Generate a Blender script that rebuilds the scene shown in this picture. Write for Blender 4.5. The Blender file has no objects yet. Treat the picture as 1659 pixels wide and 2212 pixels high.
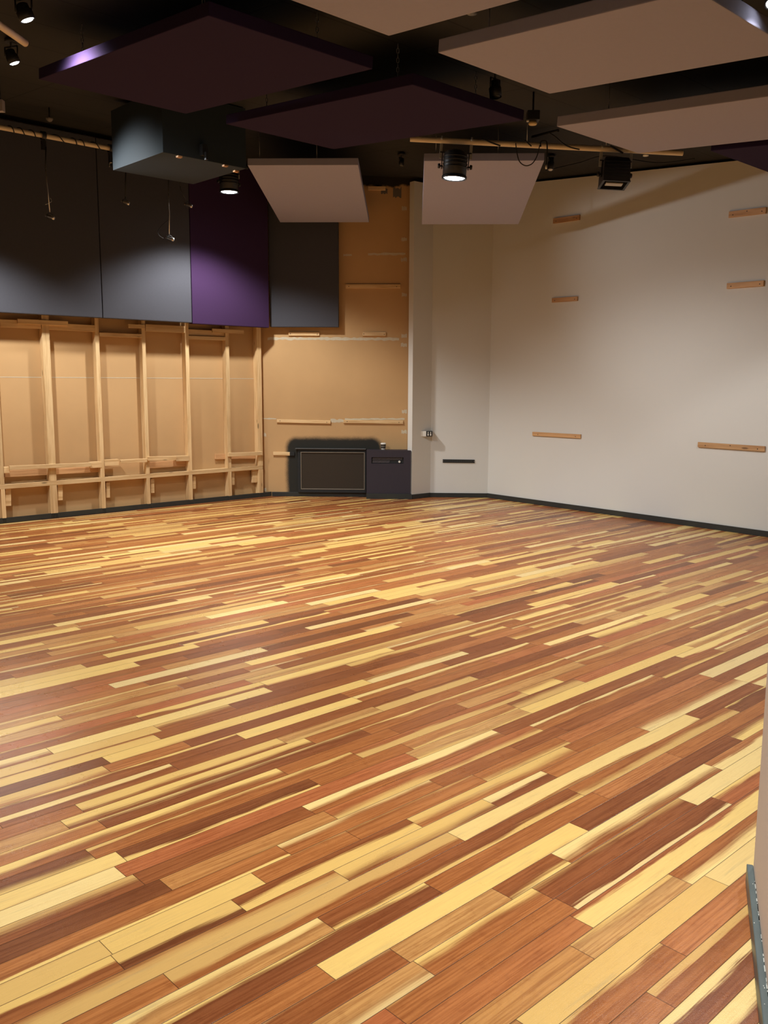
import bpy, bmesh, math, random
from mathutils import Vector as V, Matrix as M
random.seed(7)
S = bpy.context.scene
COL = S.collection
rad = math.radians

# ------------------------------------------------------------------ camera
F, PITCH, YAW, ROLL, H = 1927.0, rad(8.33), rad(-1.84), rad(.27), 1.6
CX, CY = 829.5, 1106.0
fw = V((math.sin(YAW)*math.cos(PITCH), math.cos(YAW)*math.cos(PITCH), -math.sin(PITCH)))
r0 = V((math.cos(YAW), -math.sin(YAW), 0)); u0 = r0.cross(fw)
rt = math.cos(ROLL)*r0 + math.sin(ROLL)*u0
up = math.cos(ROLL)*u0 - math.sin(ROLL)*r0
CAM = V((0, 0, H))
cam = bpy.data.cameras.new('camera'); co = bpy.data.objects.new('camera', cam); COL.objects.link(co)
cam.sensor_fit = 'VERTICAL'; cam.sensor_height = 32; cam.lens = F/2212*32; cam.clip_start = .02
co.matrix_world = M.Translation(CAM) @ M((rt, up, -fw)).transposed().to_4x4()
S.camera = co
S.view_settings.view_transform = 'Standard'; S.view_settings.look = 'None'
S.view_settings.exposure = .0; S.view_settings.gamma = .93

# ------------------------------------------------------------------ surveying: sight lines met with the room's real planes
def ray(x, y): return (fw*F + rt*(x-CX) - up*(y-CY)).normalized()
def on(x, y, p, n):
    d = ray(x, y); return CAM + d*((p-CAM).dot(n)/d.dot(n))
def onz(x, y, z=0): return on(x, y, V((0, 0, z)), V((0, 0, 1)))
s2 = 2**-.5
L, R = V((s2, s2, 0)), V((-s2, s2, 0))        # the room's two main horizontal directions
X, Y, Z = V((1, 0, 0)), V((0, 1, 0)), V((0, 0, 1))
SL = .083                                      # slope of ceiling along R
def ceil_z(p): return 3.51 + SL*p.dot(R)
CN = (Z - SL*R).normalized()                   # ceiling normal
def on_ceil(x, y, drop): return on(x, y, V((0, 0, 3.51-drop)), CN)

# ------------------------------------------------------------------ materials
def newmat(name):
    m = bpy.data.materials.new(name); m.use_nodes = True
    nt = m.node_tree; b = nt.nodes['Principled BSDF']
    return m, nt, b
def nd(nt, t, **kw):
    n = nt.nodes.new(t)
    for k, v in kw.items():
        if k in n.inputs.keys(): n.inputs[k].default_value = v
        else: setattr(n, k, v)
    return n
def math_(nt, op, a, b=None, c=None, clamp=False):
    n = nt.nodes.new('ShaderNodeMath'); n.operation = op; n.use_clamp = clamp
    for i, v in enumerate((a, b, c)):
        if v is None: continue
        if isinstance(v, (int, float)): n.inputs[i].default_value = v
        else: nt.links.new(v, n.inputs[i])
    return n.outputs[0]
def mix(nt, f, a, b, mode='MIX'):
    n = nt.nodes.new('ShaderNodeMix'); n.data_type = 'RGBA'; n.blend_type = mode
    for s, v in ((n.inputs[0], f), (n.inputs[6], a), (n.inputs[7], b)):
        if isinstance(v, (int, float)): s.default_value = v
        elif isinstance(v, tuple): s.default_value = v+(1,) if len(v) == 3 else v
        else: nt.links.new(v, s)
    return n.outputs[2]
def coords(nt, scale=(1, 1, 1), kind='Object'):
    tc = nt.nodes.new('ShaderNodeTexCoord'); mp = nt.nodes.new('ShaderNodeMapping')
    mp.inputs['Scale'].default_value = scale
    nt.links.new(tc.outputs[kind], mp.inputs[0]); return mp.outputs[0]
def noise(nt, vec, scale, detail=3, rough=.5):
    n = nd(nt, 'ShaderNodeTexNoise', Scale=scale, Detail=detail, Roughness=rough)
    nt.links.new(vec, n.inputs['Vector']); return n.outputs['Fac']
def smooth(nt, v, lo, hi):
    n = nt.nodes.new('ShaderNodeMapRange'); n.interpolation_type = 'SMOOTHSTEP'
    nt.links.new(v, n.inputs[0]); n.inputs[1].default_value = lo; n.inputs[2].default_value = hi
    return n.outputs[0]
def bump(nt, b, h, strength, dist):
    n = nd(nt, 'ShaderNodeBump', Strength=strength, Distance=dist)
    nt.links.new(h, n.inputs['Height']); nt.links.new(n.outputs[0], b.inputs['Normal'])

def plain(name, col, rough=.7, var=.08, scale=6, metal=0, bumps=0, bscale=300, spec=.5):
    m, nt, b = newmat(name)
    c = coords(nt); n = noise(nt, c, scale, 4)
    hi = tuple(min(1, v*(1+var)) for v in col); lo = tuple(v*(1-var) for v in col)
    nt.links.new(mix(nt, n, lo, hi), b.inputs['Base Color'])
    b.inputs['Roughness'].default_value = rough; b.inputs['Metallic'].default_value = metal
    b.inputs['Specular IOR Level'].default_value = spec
    if bumps: bump(nt, b, noise(nt, c, bscale, 2), bumps, .002)
    return m
def emit(name, col, strength):
    m, nt, b = newmat(name)
    b.inputs['Base Color'].default_value = (.9, .9, .9, 1)
    b.inputs['Emission Color'].default_value = col+(1,); b.inputs['Emission Strength'].default_value = strength
    return m
def pine(name, col, dark, rough=.6):
    m, nt, b = newmat(name)
    oi = nt.nodes.new('ShaderNodeObjectInfo')
    tc = nt.nodes.new('ShaderNodeTexCoord'); add = nd(nt, 'ShaderNodeVectorMath', operation='ADD')
    nt.links.new(tc.outputs['Object'], add.inputs[0])
    sc = nd(nt, 'ShaderNodeVectorMath', operation='SCALE'); sc.inputs[0].default_value = (13, 7, 5)
    nt.links.new(oi.outputs['Random'], sc.inputs['Scale']); nt.links.new(sc.outputs[0], add.inputs[1])
    mp = nd(nt, 'ShaderNodeMapping'); mp.inputs['Scale'].default_value = (2.2, 34, 34)
    nt.links.new(add.outputs[0], mp.inputs[0])
    n = noise(nt, mp.outputs[0], 1.0, 4, .6)
    f = smooth(nt, n, .38, .72)
    # knots
    vo = nd(nt, 'ShaderNodeTexVoronoi', Scale=1.0)
    mp2 = nd(nt, 'ShaderNodeMapping'); mp2.inputs['Scale'].default_value = (2.6, 9, 9)
    nt.links.new(add.outputs[0], mp2.inputs[0]); nt.links.new(mp2.outputs[0], vo.inputs['Vector'])
    k = smooth(nt, vo.outputs['Distance'], .13, .06)
    c = mix(nt, f, col, dark)
    c = mix(nt, math_(nt, 'MULTIPLY', k, .75), c, tuple(v*.3 for v in dark))
    br = math_(nt, 'MULTIPLY_ADD', oi.outputs['Random'], .25, .85)
    g = nd(nt, 'ShaderNodeCombineColor')
    for i in range(3): nt.links.new(br, g.inputs[i])
    nt.links.new(mix(nt, 1.0, c, g.outputs[0], 'MULTIPLY'), b.inputs['Base Color'])
    b.inputs['Roughness'].default_value = rough
    return m

PINE = pine('pine', (.80, .58, .32), (.62, .40, .19))
PINE2 = pine('batten_pine', (.66, .40, .20), (.50, .27, .12))
WHITE = plain('white_paint', (.70, .69, .66), .75, .02, 1.2, bumps=.15, bscale=90)
BASEB = plain('charcoal_paint', (.035, .038, .036), .45, .15, 8)
BASEB2 = plain('grey_green_paint', (.10, .125, .125), .4, .25, 12)
GREY = plain('grey_fabric', (.078, .078, .092), .95, .06, 40, bumps=.2, bscale=500, spec=.2)
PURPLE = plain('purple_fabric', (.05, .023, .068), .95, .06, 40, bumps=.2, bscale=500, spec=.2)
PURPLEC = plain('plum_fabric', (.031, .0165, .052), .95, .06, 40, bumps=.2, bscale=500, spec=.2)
CLOUD = plain('pale_lilac_fabric', (.39, .385, .51), .95, .03, 30, bumps=.2, bscale=500, spec=.2)
BLACK = plain('black_metal', (.018, .018, .019), .45, .2, 20)
BLACKM = plain('black_matt', (.022, .023, .024), .85, .1, 10)
BOXM = plain('black_blue_paint', (.017, .027, .034), .75, .05, 5)
CABM = plain('dark_plum_paint', (.034, .027, .040), .6, .06, 10)
STEEL = plain('steel', (.62, .60, .56), .35, .1, 20, metal=.9)
CLAMP = plain('grey_clamp', (.45, .45, .42), .5, .1, 20, metal=.3)
PIPE = plain('cream_pipe', (.74, .62, .44), .45, .05, 8)
PLAST = plain('white_plastic', (.75, .73, .68), .4, .03, 10)
YELL = plain('brass_yellow', (.55, .42, .2), .5, .1, 20)
RUBBER = plain('cable_rubber', (.012, .012, .012), .6, .2, 20)
PLASTER = plain('joint_plaster', (.60, .53, .40), .9, .12, 30)
LIT = emit('lit_lamp', (.93, .97, 1), 14)
MESH = None

# ceiling: dark tiles with thin joints
def ceiling_mat():
    m, nt, b = newmat('dark_ceiling_tile')
    tc = coords(nt)
    br = nd(nt, 'ShaderNodeTexBrick', Scale=1.0)
    br.offset = 0
    br.inputs['Brick Width'].default_value = 1.2; br.inputs['Row Height'].default_value = .6
    br.inputs['Mortar Size'].default_value = .008
    br.inputs['Color1'].default_value = (.026, .025, .023, 1); br.inputs['Color2'].default_value = (.023, .022, .020, 1)
    br.inputs['Mortar'].default_value = (.006, .006, .006, 1)
    nt.links.new(tc, br.inputs['Vector'])
    n = noise(nt, tc, 3, 3)
    nt.links.new(mix(nt, math_(nt, 'MULTIPLY', n, .35), br.outputs[0], (.016, .015, .013)), b.inputs['Base Color'])
    b.inputs['Roughness'].default_value = .85
    return m
CEIL = ceiling_mat()

# kraft coloured wallboard; spray = (x0, x1, z0, z1) of the black overspray in wall coordinates
def board_mat(name, col, spray=None, topdark=None):
    m, nt, b = newmat(name)
    tc = coords(nt)
    n = noise(nt, tc, 1.6, 5); n2 = noise(nt, tc, 60, 2)
    c = mix(nt, n, tuple(v*.88 for v in col), tuple(min(1, v*1.1) for v in col))
    # fastener dots
    vo = nd(nt, 'ShaderNodeTexVoronoi', Scale=2.1); nt.links.new(tc, vo.inputs['Vector'])
    c = mix(nt, math_(nt, 'MULTIPLY', smooth(nt, vo.outputs['Distance'], .022, .012), .5), c, (.12, .08, .05))
    if spray:
        sp = nd(nt, 'ShaderNodeSeparateXYZ'); nt.links.new(tc, sp.inputs[0])
        nz = math_(nt, 'SUBTRACT', noise(nt, tc, 5, 5, .65), .5)
        x0, x1, z0, z1 = spray
        xd = math_(nt, 'SUBTRACT', math_(nt, 'ABSOLUTE', math_(nt, 'SUBTRACT', sp.outputs[0], (x0+x1)/2)), (x1-x0)/2-.12)
        zd = math_(nt, 'SUBTRACT', sp.outputs[2], z1-.12)
        xd = math_(nt, 'MAXIMUM', xd, 0); zd = math_(nt, 'MAXIMUM', zd, 0)
        d = math_(nt, 'SQRT', math_(nt, 'ADD', math_(nt, 'MULTIPLY', xd, xd), math_(nt, 'MULTIPLY', zd, zd)))
        d = math_(nt, 'ADD', d, math_(nt, 'MULTIPLY', nz, .05))
        d = math_(nt, 'ADD', d, math_(nt, 'MULTIPLY', math_(nt, 'SUBTRACT', noise(nt, tc, 120, 2), .5), .05))
        f = smooth(nt, d, .175, .095)
        c = mix(nt, math_(nt, 'MULTIPLY', f, .985), c, (.016, .018, .016))
    if topdark is not None:
        sp = nd(nt, 'ShaderNodeSeparateXYZ'); nt.links.new(tc, sp.inputs[0])
        zz = math_(nt, 'ADD', sp.outputs[2], math_(nt, 'MULTIPLY', noise(nt, tc, 7, 4), .12))
        c = mix(nt, math_(nt, 'MULTIPLY', smooth(nt, zz, topdark, topdark+.03), .97), c, (.01, .01, .01))
    nt.links.new(c, b.inputs['Base Color'])
    b.inputs['Roughness'].default_value = .85
    return m

# ------------------------------------------------------------------ mesh helpers
MW = {}
def link(name, me, mat, parent=None, mw=None):
    if mat is not None: me.materials.append(mat)
    o = bpy.data.objects.new(name, me); COL.objects.link(o)
    mw = mw if mw is not None else M.Identity(4)
    if parent is not None:
        o.parent = parent; o.matrix_local = MW[parent.name].inverted() @ mw
    else: o.matrix_world = mw
    MW[o.name] = mw
    return o
def tag(o, label=None, cat=None, group=None, kind=None):
    for k, v in (('label', label), ('category', cat), ('group', group), ('kind', kind)):
        if v: o[k] = v
    return o
def empty(name, mw, label, cat, group=None):
    o = bpy.data.objects.new(name, None); COL.objects.link(o); o.matrix_world = mw; MW[o.name] = mw
    o.empty_display_size = .1
    return tag(o, label, cat, group)
def frame(p, ax, ay, az):
    return M.Translation(p) @ M((ax, ay, az)).transposed().to_4x4()
def bm_box(bm, x0, x1, y0, y1, z0, z1, bev=0):
    vs = [bm.verts.new((x, y, z)) for x in (x0, x1) for y in (y0, y1) for z in (z0, z1)]
    fs = [(0, 1, 3, 2), (4, 6, 7, 5), (0, 4, 5, 1), (2, 3, 7, 6), (0, 2, 6, 4), (1, 5, 7, 3)]
    fc = [bm.faces.new([vs[i] for i in f]) for f in fs]
    if bev:
        es = list({e for f in fc for e in f.edges})
        bmesh.ops.bevel(bm, geom=es, offset=bev, segments=2, affect='EDGES', profile=.6)
def bm_tube(bm, pts, r, n=10, cap=True):
    pts = [V(p) for p in pts]; rings = []
    prev = None
    for i, p in enumerate(pts):
        t = (pts[min(i+1, len(pts)-1)] - pts[max(i-1, 0)]).normalized()
        a = prev if prev is not None else (Z if abs(t.z) < .9 else X)
        a = (a - t*a.dot(t)); a = a.normalized() if a.length > 1e-6 else t.orthogonal().normalized()
        prev = a; b = t.cross(a)
        rr = r[i] if isinstance(r, (list, tuple)) else r
        rings.append([bm.verts.new(p + (a*math.cos(k*2*math.pi/n) + b*math.sin(k*2*math.pi/n))*rr) for k in range(n)])
    for a, b in zip(rings, rings[1:]):
        for k in range(n): 
            f = bm.faces.new((a[k], a[(k+1) % n], b[(k+1) % n], b[k])); f.smooth = True
    if cap:
        bm.faces.new(rings[0][::-1]); bm.faces.new(rings[-1])
def bm_lathe(bm, prof, n=28, cap0=True, cap1=True):
    rings = [[bm.verts.new((r*math.cos(k*2*math.pi/n), r*math.sin(k*2*math.pi/n), z)) for k in range(n)] for r, z in prof]
    for a, b in zip(rings, rings[1:]):
        for k in range(n):
            f = bm.faces.new((a[k], a[(k+1) % n], b[(k+1) % n], b[k])); f.smooth = True
    if cap0: bm.faces.new(rings[0][::-1])
    if cap1: bm.faces.new(rings[-1])
def obj(name, build, mat, parent=None, mw=None):
    bm = bmesh.new(); build(bm)
    bmesh.ops.recalc_face_normals(bm, faces=bm.faces)
    me = bpy.data.meshes.new(name); bm.to_mesh(me); bm.free()
    return link(name, me, mat, parent, mw)
def boxo(name, p, ax, ay, az, sx, sy, sz, mat, parent=None, bev=.002):
    """box with corner p spanning sx*ax, sy*ay, sz*az"""
    return obj(name, lambda bm: bm_box(bm, 0, sx, 0, sy, 0, sz, bev), mat, parent, frame(p, ax, ay, az))
def struct(o): o['kind'] = 'structure'; return o
def smoothpts(pts, k=6):
    pts = [V(p) for p in pts]; out = []
    for i in range(len(pts)-1):
        p0, p1, p2, p3 = pts[max(i-1, 0)], pts[i], pts[i+1], pts[min(i+2, len(pts)-1)]
        for j in range(k):
            t = j/k
            out.append(.5*((2*p1)+(p2-p0)*t+(2*p0-5*p1+4*p2-p3)*t*t+(3*p1-p0-3*p2+p3)*t**3))
    return out+[pts[-1]]

# ------------------------------------------------------------------ room plan (metres, camera above the origin)
RF = 10.14                  # front plane of the left wall framing (distance along R)
RD = RF + .09               # wallboard behind the studs
YB = 12.37                  # back (kraft) wall plane
P_ret0 = V((-.013, 12.177, 0)); P_ret1 = V((.246, 12.410, 0)); P_ch = V((1.047, 12.410, 0))
P_rw = V((3.74, 9.37, 0)); DW = (P_rw-P_ch).normalized(); NW = V((DW.y, -DW.x, 0))   # right wall direction, normal
if NW.dot(-P_ch) < 0: NW = -NW
P_rend = P_ch + DW*9.5

def wall(name, a, b, zt0, zt1, mat, thick=.12, out=None, nseg=1):
    """wall from plan point a to b, top heights zt0 / zt1, thickness away from the room; local x along, z up"""
    d = (b-a); ln = d.length; ax = d.normalized(); n = Z.cross(ax)
    if out is not None and n.dot(out) < 0: sgn = -1
    else: sgn = 1
    def build(bm):
        v = [bm.verts.new(c) for c in ((0, 0, -.02), (ln, 0, -.02), (ln, 0, zt1), (0, 0, zt0))]
        w = [bm.verts.new((c.co.x, sgn*thick, c.co.z)) for c in v]
        bm.faces.new(v); bm.faces.new(w[::-1])
        for i in range(4): bm.faces.new((v[i], w[i], w[(i+1) % 4], v[(i+1) % 4]))
    return struct(obj(name, build, mat, None, frame(a, ax, n, Z)))

cornL = V((-(RD/s2 - YB), YB, 0))                # wallboard plane meets back wall
leftA = cornL - L*13.5
sx0 = on(622, 1000, V((0, YB, 0)), Y).x; sx1 = on(822, 960, V((0, YB, 0)), Y).x
kz = on(700, 948, V((0, YB, 0)), Y).z
wall_left = wall('wall_left', leftA, cornL, 4.42, 4.42, board_mat('wallboard_left', (.57, .365, .178)), out=R)
kraftA = V((cornL.x, YB, 0)); kraftB = V((.20, YB, 0))
ztop = on(840, 403, V((0, YB, 0)), Y).z
wall_back = wall('wall_back', kraftA, kraftB, 4.35, 4.3,
                 board_mat('wallboard_back', (.57, .365, .178), (sx0-kraftA.x, sx1-kraftA.x, 0, kz), ztop+.05), out=Y)
wall_ret = wall('wall_return', P_ret0, P_ret1, 4.195, 4.195, WHITE, .09, out=-DW if False else V((-s2, s2, 0)))
wall_corner = wall('wall_corner', P_ret1, P_ch, 4.20, 4.16, WHITE, out=Y)
def rwtop(p): return 4.107 + .083*(p.dot(R)-7.2255)
wall_right = wall('wall_right', P_ch, P_rend, rwtop(P_ch), rwtop(P_rend), WHITE, out=-NW)

# foreground wall stub at the right
Z1 = .065
q0, q1 = onz(1610, 1906), onz(1639.5, 2212)
DN = (q0-q1).normalized(); DN.z = 0; DN.normalize()
NN = V((-DN.y, DN.x, 0))                          # towards the room (left)
if NN.x > 0: NN = -NN
near0 = q1 - DN*.5; bt = .02
wall_near = wall('wall_near', near0-NN*bt, q0-NN*bt-DN*.012, 3.9, 3.9, plain('near_wall_paint', (.60, .52, .46), .75, .03, 3), .16, out=-NN)
bb_near = struct(boxo('baseboard_near', near0-NN*bt, DN, NN, Z, (q0-near0).length, bt, Z1, BASEB2, bev=.003))
def chips(bm):
    ln = (q0-near0).length
    for k in range(26):
        t = random.uniform(.4, .97)*ln; w = random.uniform(.006, .04)
        bm_box(bm, t, min(t+w, ln-.002), .0005, .0005+random.uniform(.0012, .0025), Z1-.002, Z1+.0005)
    for k in range(5):
        t = random.uniform(.4, .97)*ln; y = random.uniform(.006, .016)
        bm_box(bm, t, t+random.uniform(.002, .006), y, y+.002, Z1-.002, Z1+.0004)
obj('paint_chip', chips, plain('bare_primer', (.6, .6, .55), .6), bb_near, frame(near0-NN*bt, DN, NN, Z))

# ceiling: one sloping slab
def ceil_b(bm):
    c = [(-16, -7), (12, -7), (12, 11), (-16, 11)]
    a = [bm.verts.new((x, y, 0)) for x, y in c]; b = [bm.verts.new((x, y, .1)) for x, y in c]
    bm.faces.new(a[::-1]); bm.faces.new(b)
    for i in range(4): bm.faces.new((a[i], a[(i+1) % 4], b[(i+1) % 4], b[i]))
RS = (R + SL*Z).normalized()
ceiling = struct(obj('ceiling', ceil_b, CEIL, None, frame(V((0, 0, 3.51+.03)), L, RS, L.cross(RS))))

# baseboards
def base(name, a, b, n, h=.062, t=.016, mat=BASEB, z0=0):
    d = b-a
    return struct(boxo(name, V((a.x, a.y, z0)), d.normalized(), n, Z, d.length, t, h, mat, bev=.002))
bl0 = V((-(RF/s2-YB), YB, 0))
base('baseboard_left', bl0-L*13, bl0-L*.01, R)
bxs = on(791, 1077, V((0, 12.16, 0)), Y).x
base('baseboard_back', V((bl0.x, YB-.016, 0)), V((bxs, YB-.016, 0)), Y, .06)
base('baseboard_return', P_ret0-V((s2, -s2, 0))*-.016, P_ret1-V((-s2, s2, 0))*.016, R)
base('baseboard_corner', P_ret1-Y*.016, P_ch-Y*.016, Y, .06)
base('baseboard_right', P_ch+NW*.016, P_rend+NW*.016, -NW, .062)

# ------------------------------------------------------------------ floor: boards of mixed heartwood and sapwood
def floor_mat():
    m, nt, b = newmat('hardwood_boards')
    uv = nt.nodes.new('ShaderNodeUVMap'); uv.uv_map = 'board'
    sp = nd(nt, 'ShaderNodeSeparateXYZ'); nt.links.new(uv.outputs[0], sp.inputs[0])
    u, v = sp.outputs[0], sp.outputs[1]
    at = nd(nt, 'ShaderNodeAttribute', attribute_name='rnd'); sc = nd(nt, 'ShaderNodeSeparateColor')
    nt.links.new(at.outputs['Color'], sc.inputs[0]); r1, r2, r3 = sc.outputs
    at2 = nd(nt, 'ShaderNodeAttribute', attribute_name='ends'); se = nd(nt, 'ShaderNodeSeparateColor')
    nt.links.new(at2.outputs['Color'], se.inputs[0])
    seed = math_(nt, 'MULTIPLY', r3, 97)
    def vec(a, bb, c):
        n = nt.nodes.new('ShaderNodeCombineXYZ')
        for i, q in enumerate((a, bb, c)):
            if isinstance(q, (int, float)): n.inputs[i].default_value = q
            else: nt.links.new(q, n.inputs[i])
        return n.outputs[0]
    wob = noise(nt, vec(math_(nt, 'MULTIPLY', u, 2.2), math_(nt, 'MULTIPLY', v, .35), seed), 1, 2)
    grain = noise(nt, vec(math_(nt, 'MULTIPLY', u, 4), math_(nt, 'MULTIPLY', v, 11), seed), 1, 5, .6)
    fine = noise(nt, vec(math_(nt, 'MULTIPLY', u, 14), math_(nt, 'MULTIPLY', v, 60), seed), 1, 3, .6)
    figure = noise(nt, vec(math_(nt, 'MULTIPLY', u, 26), math_(nt, 'MULTIPLY', v, 2.5), seed), 1, 2)
    # sapwood share of the board, r1: 0 none .. 1 all
    t = nt.nodes.new('ShaderNodeValToRGB')
    el = t.color_ramp.elements; el[0].position = 0; el[0].color = (0, 0, 0, 1); el[1].position = 1; el[1].color = (1, 1, 1, 1)
    for p, g in ((.37, .0), (.42, .22), (.70, .44), (.83, .72), (.89, 1)):
        e = el.new(p); e.color = (g, g, g, 1)
    nt.links.new(r1, t.inputs[0])
    share = math_(nt, 'MULTIPLY_ADD', t.outputs[0], 1.35, -.22)
    vv = math_(nt, 'ADD', v, math_(nt, 'MULTIPLY', math_(nt, 'SUBTRACT', wob, .5), .75))
    vv = math_(nt, 'ADD', vv, math_(nt, 'MULTIPLY', math_(nt, 'SUBTRACT', grain, .5), .42))
    d = math_(nt, 'SUBTRACT', share, vv)
    soft = math_(nt, 'MULTIPLY_ADD', math_(nt, 'MULTIPLY', r3, r3), .55, .12)
    sap = smooth(nt, math_(nt, 'DIVIDE', d, soft), -.55, .6)
    band = math_(nt, 'MULTIPLY', smooth(nt, d, -.45, -.02), math_(nt, 'SUBTRACT', 1, sap))
    # heartwood tone
    hr = nt.nodes.new('ShaderNodeValToRGB'); e = hr.color_ramp.elements
    e[0].position = 0; e[0].color = (.22, .078, .028, 1); e[1].position = 1; e[1].color = (.62, .35, .13, 1)
    for p, c in ((.1, (.30, .10, .034)), (.4, (.43, .16, .048)), (.62, (.49, .195, .060)), (.75, (.48, .16, .058)), (.88, (.56, .275, .088))):
        q = e.new(p); q.color = c+(1,)
    nt.links.new(r2, hr.inputs[0])
    heart = mix(nt, smooth(nt, grain, .35, .7), hr.outputs[0], mix(nt, 1.0, hr.outputs[0], (.68, .58, .52), 'MULTIPLY'))
    heart = mix(nt, math_(nt, 'MULTIPLY', smooth(nt, figure, .55, .75), .25), heart, mix(nt, 1.0, heart, (.62, .5, .45), 'MULTIPLY'))
    heart = mix(nt, math_(nt, 'MULTIPLY', band, .55), heart, mix(nt, 1.0, heart, (.62, .58, .60), 'MULTIPLY'))
    sr = math_(nt, 'FRACT', math_(nt, 'MULTIPLY', r2, 7.31))
    sv = nt.nodes.new('ShaderNodeValToRGB'); e = sv.color_ramp.elements
    e[0].position = 0; e[0].color = (.60, .36, .125, 1); e[1].position = 1; e[1].color = (.88, .64, .26, 1)
    for p, c in ((.25, (.74, .48, .155)), (.6, (.82, .56, .19)), (.8, (.74, .54, .25))):
        q = e.new(p); q.color = c+(1,)
    nt.links.new(sr, sv.inputs[0]); sapc = sv.outputs[0]
    stain = smooth(nt, noise(nt, vec(math_(nt, 'MULTIPLY', u, 3), math_(nt, 'MULTIPLY', v, 3), math_(nt, 'ADD', seed, 3)), 1, 4, .6), .56, .8)
    sapc = mix(nt, math_(nt, 'MULTIPLY', stain, .55), sapc, (.40, .30, .16))
    sapc = mix(nt, math_(nt, 'MULTIPLY', smooth(nt, grain, .45, .75), .3), sapc, (.62, .38, .14))
    c = mix(nt, sap, heart, sapc)
    c = mix(nt, math_(nt, 'MULTIPLY', smooth(nt, fine, .45, .8), .16), c, (.10, .035, .015))
    # joints
    ev = math_(nt, 'MINIMUM', v, math_(nt, 'SUBTRACT', 1, v))
    eu = math_(nt, 'MULTIPLY', math_(nt, 'MINIMUM', se.outputs[0], se.outputs[1]), 2.0/.085)
    j = smooth(nt, math_(nt, 'MINIMUM', ev, eu), .020, .007)
    c = mix(nt, math_(nt, 'MULTIPLY', j, .8), c, (.06, .022, .010))
    nt.links.new(c, b.inputs['Base Color'])
    ob = coords(nt)
    rn = noise(nt, ob, 7, 4, .6)
    nt.links.new(math_(nt, 'MULTIPLY_ADD', rn, .14, .22), b.inputs['Roughness'])
    b.inputs['Specular IOR Level'].default_value = .38
    hh = math_(nt, 'ADD', math_(nt, 'MULTIPLY', noise(nt, ob, 330, 2), .7), math_(nt, 'MULTIPLY', j, -1.2))
    hh = math_(nt, 'ADD', hh, math_(nt, 'MULTIPLY', noise(nt, ob, 45, 2), .5))
    bump(nt, b, hh, .34, .0024)
    return m
def build_floor():
    W = .085
    verts, faces, uvs, rnd, ends = [], [], [], [], []
    v = -8.0
    while v < RD+.02:
        u = -12 + random.uniform(-.9, 0)
        while u < 9.75:
            ln = random.choice([random.uniform(.3, .8), random.uniform(.5, 1.3), random.uniform(.9, 1.9)])
            c = (random.random(), random.random(), random.random()); off = random.uniform(0, 50)
            flip = random.random() < .3
            n = len(verts)
            for (uu, w) in ((u, v), (u+ln, v), (u+ln, v+W), (u, v+W)):
                p = L*uu + R*w; verts.append((p.x, p.y, 0))
            faces.append((n, n+1, n+2, n+3))
            for a, w, e in ((0, 1, (0, 1)), (ln, 1, (1, 0)), (ln, 0, (1, 0)), (0, 0, (0, 1))):
                uvs.append((off+a, (1-w) if flip else w)); rnd.append(c+(1,))
                ends.append((a/2.0, (ln-a)/2.0, 0, 1))
            u += ln
        v += W
    me = bpy.data.meshes.new('floor'); me.from_pydata(verts, [], faces)
    l = me.uv_layers.new(name='board')
    for i, q in enumerate(uvs): l.data[i].uv = q
    a = me.color_attributes.new('rnd', 'FLOAT_COLOR', 'CORNER'); b = me.color_attributes.new('ends', 'FLOAT_COLOR', 'CORNER')
    for i, q in enumerate(rnd): a.data[i].color = q
    for i, q in enumerate(ends): b.data[i].color = q
    return struct(link('floor', me, floor_mat()))
build_floor()

# ------------------------------------------------------------------ helpers placing boards on wall planes
def board(name, A, B, n, h, t, mat, label=None, cat='timber batten', group=None, parent=None, drop=None, bev=.0025):
    """board whose front top edge runs A->B, height h downwards, thickness t back along -n (n faces the room)"""
    ax = (B-A).normalized(); dn = ax.cross(n).normalized()
    if dn.z > 0: dn = -dn
    o = boxo(name, A, ax, -n, dn, (B-A).length, t, h, mat, parent, bev)
    if label: tag(o, label, cat, group)
    return o
def screws(par, A, B, n, h, fr):
    ax = (B-A).normalized(); dn = ax.cross(n).normalized()
    if dn.z > 0: dn = -dn
    for f, g in fr:
        c = A + (B-A)*f + dn*h*g
        obj('screw_head', lambda bm: bm_lathe(bm, [(.0055, 0), (.0055, .001)], 10), BLACKM, par, frame(c, ax, dn, ax.cross(dn) if ax.cross(dn).dot(n) > 0 else -ax.cross(dn)))
nL = -R
PF = R*RF                                             # a point on the framing's front plane
def fpt(x, y, off=0): return on(x, y, R*(RF-off), R)
def bpt(x, y, off=0): return on(x, y, V((0, YB-off, 0)), Y)
def rpt(x, y, off=0): return on(x, y, P_ch+NW*off, NW)

# --- exposed framing of the left wall
st = [((5.2, 1117), (13.6, 1117)), ((110.5, 1108), (125.8, 1108)), ((221, 1099), (229.3, 1099)), ((318.6, 1087), (326, 1087)),
      ((409.5, 1080), (417, 1080)), ((494, 1072), (501.5, 1072)), ((559.5, 1063), (569, 1063))]
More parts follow.
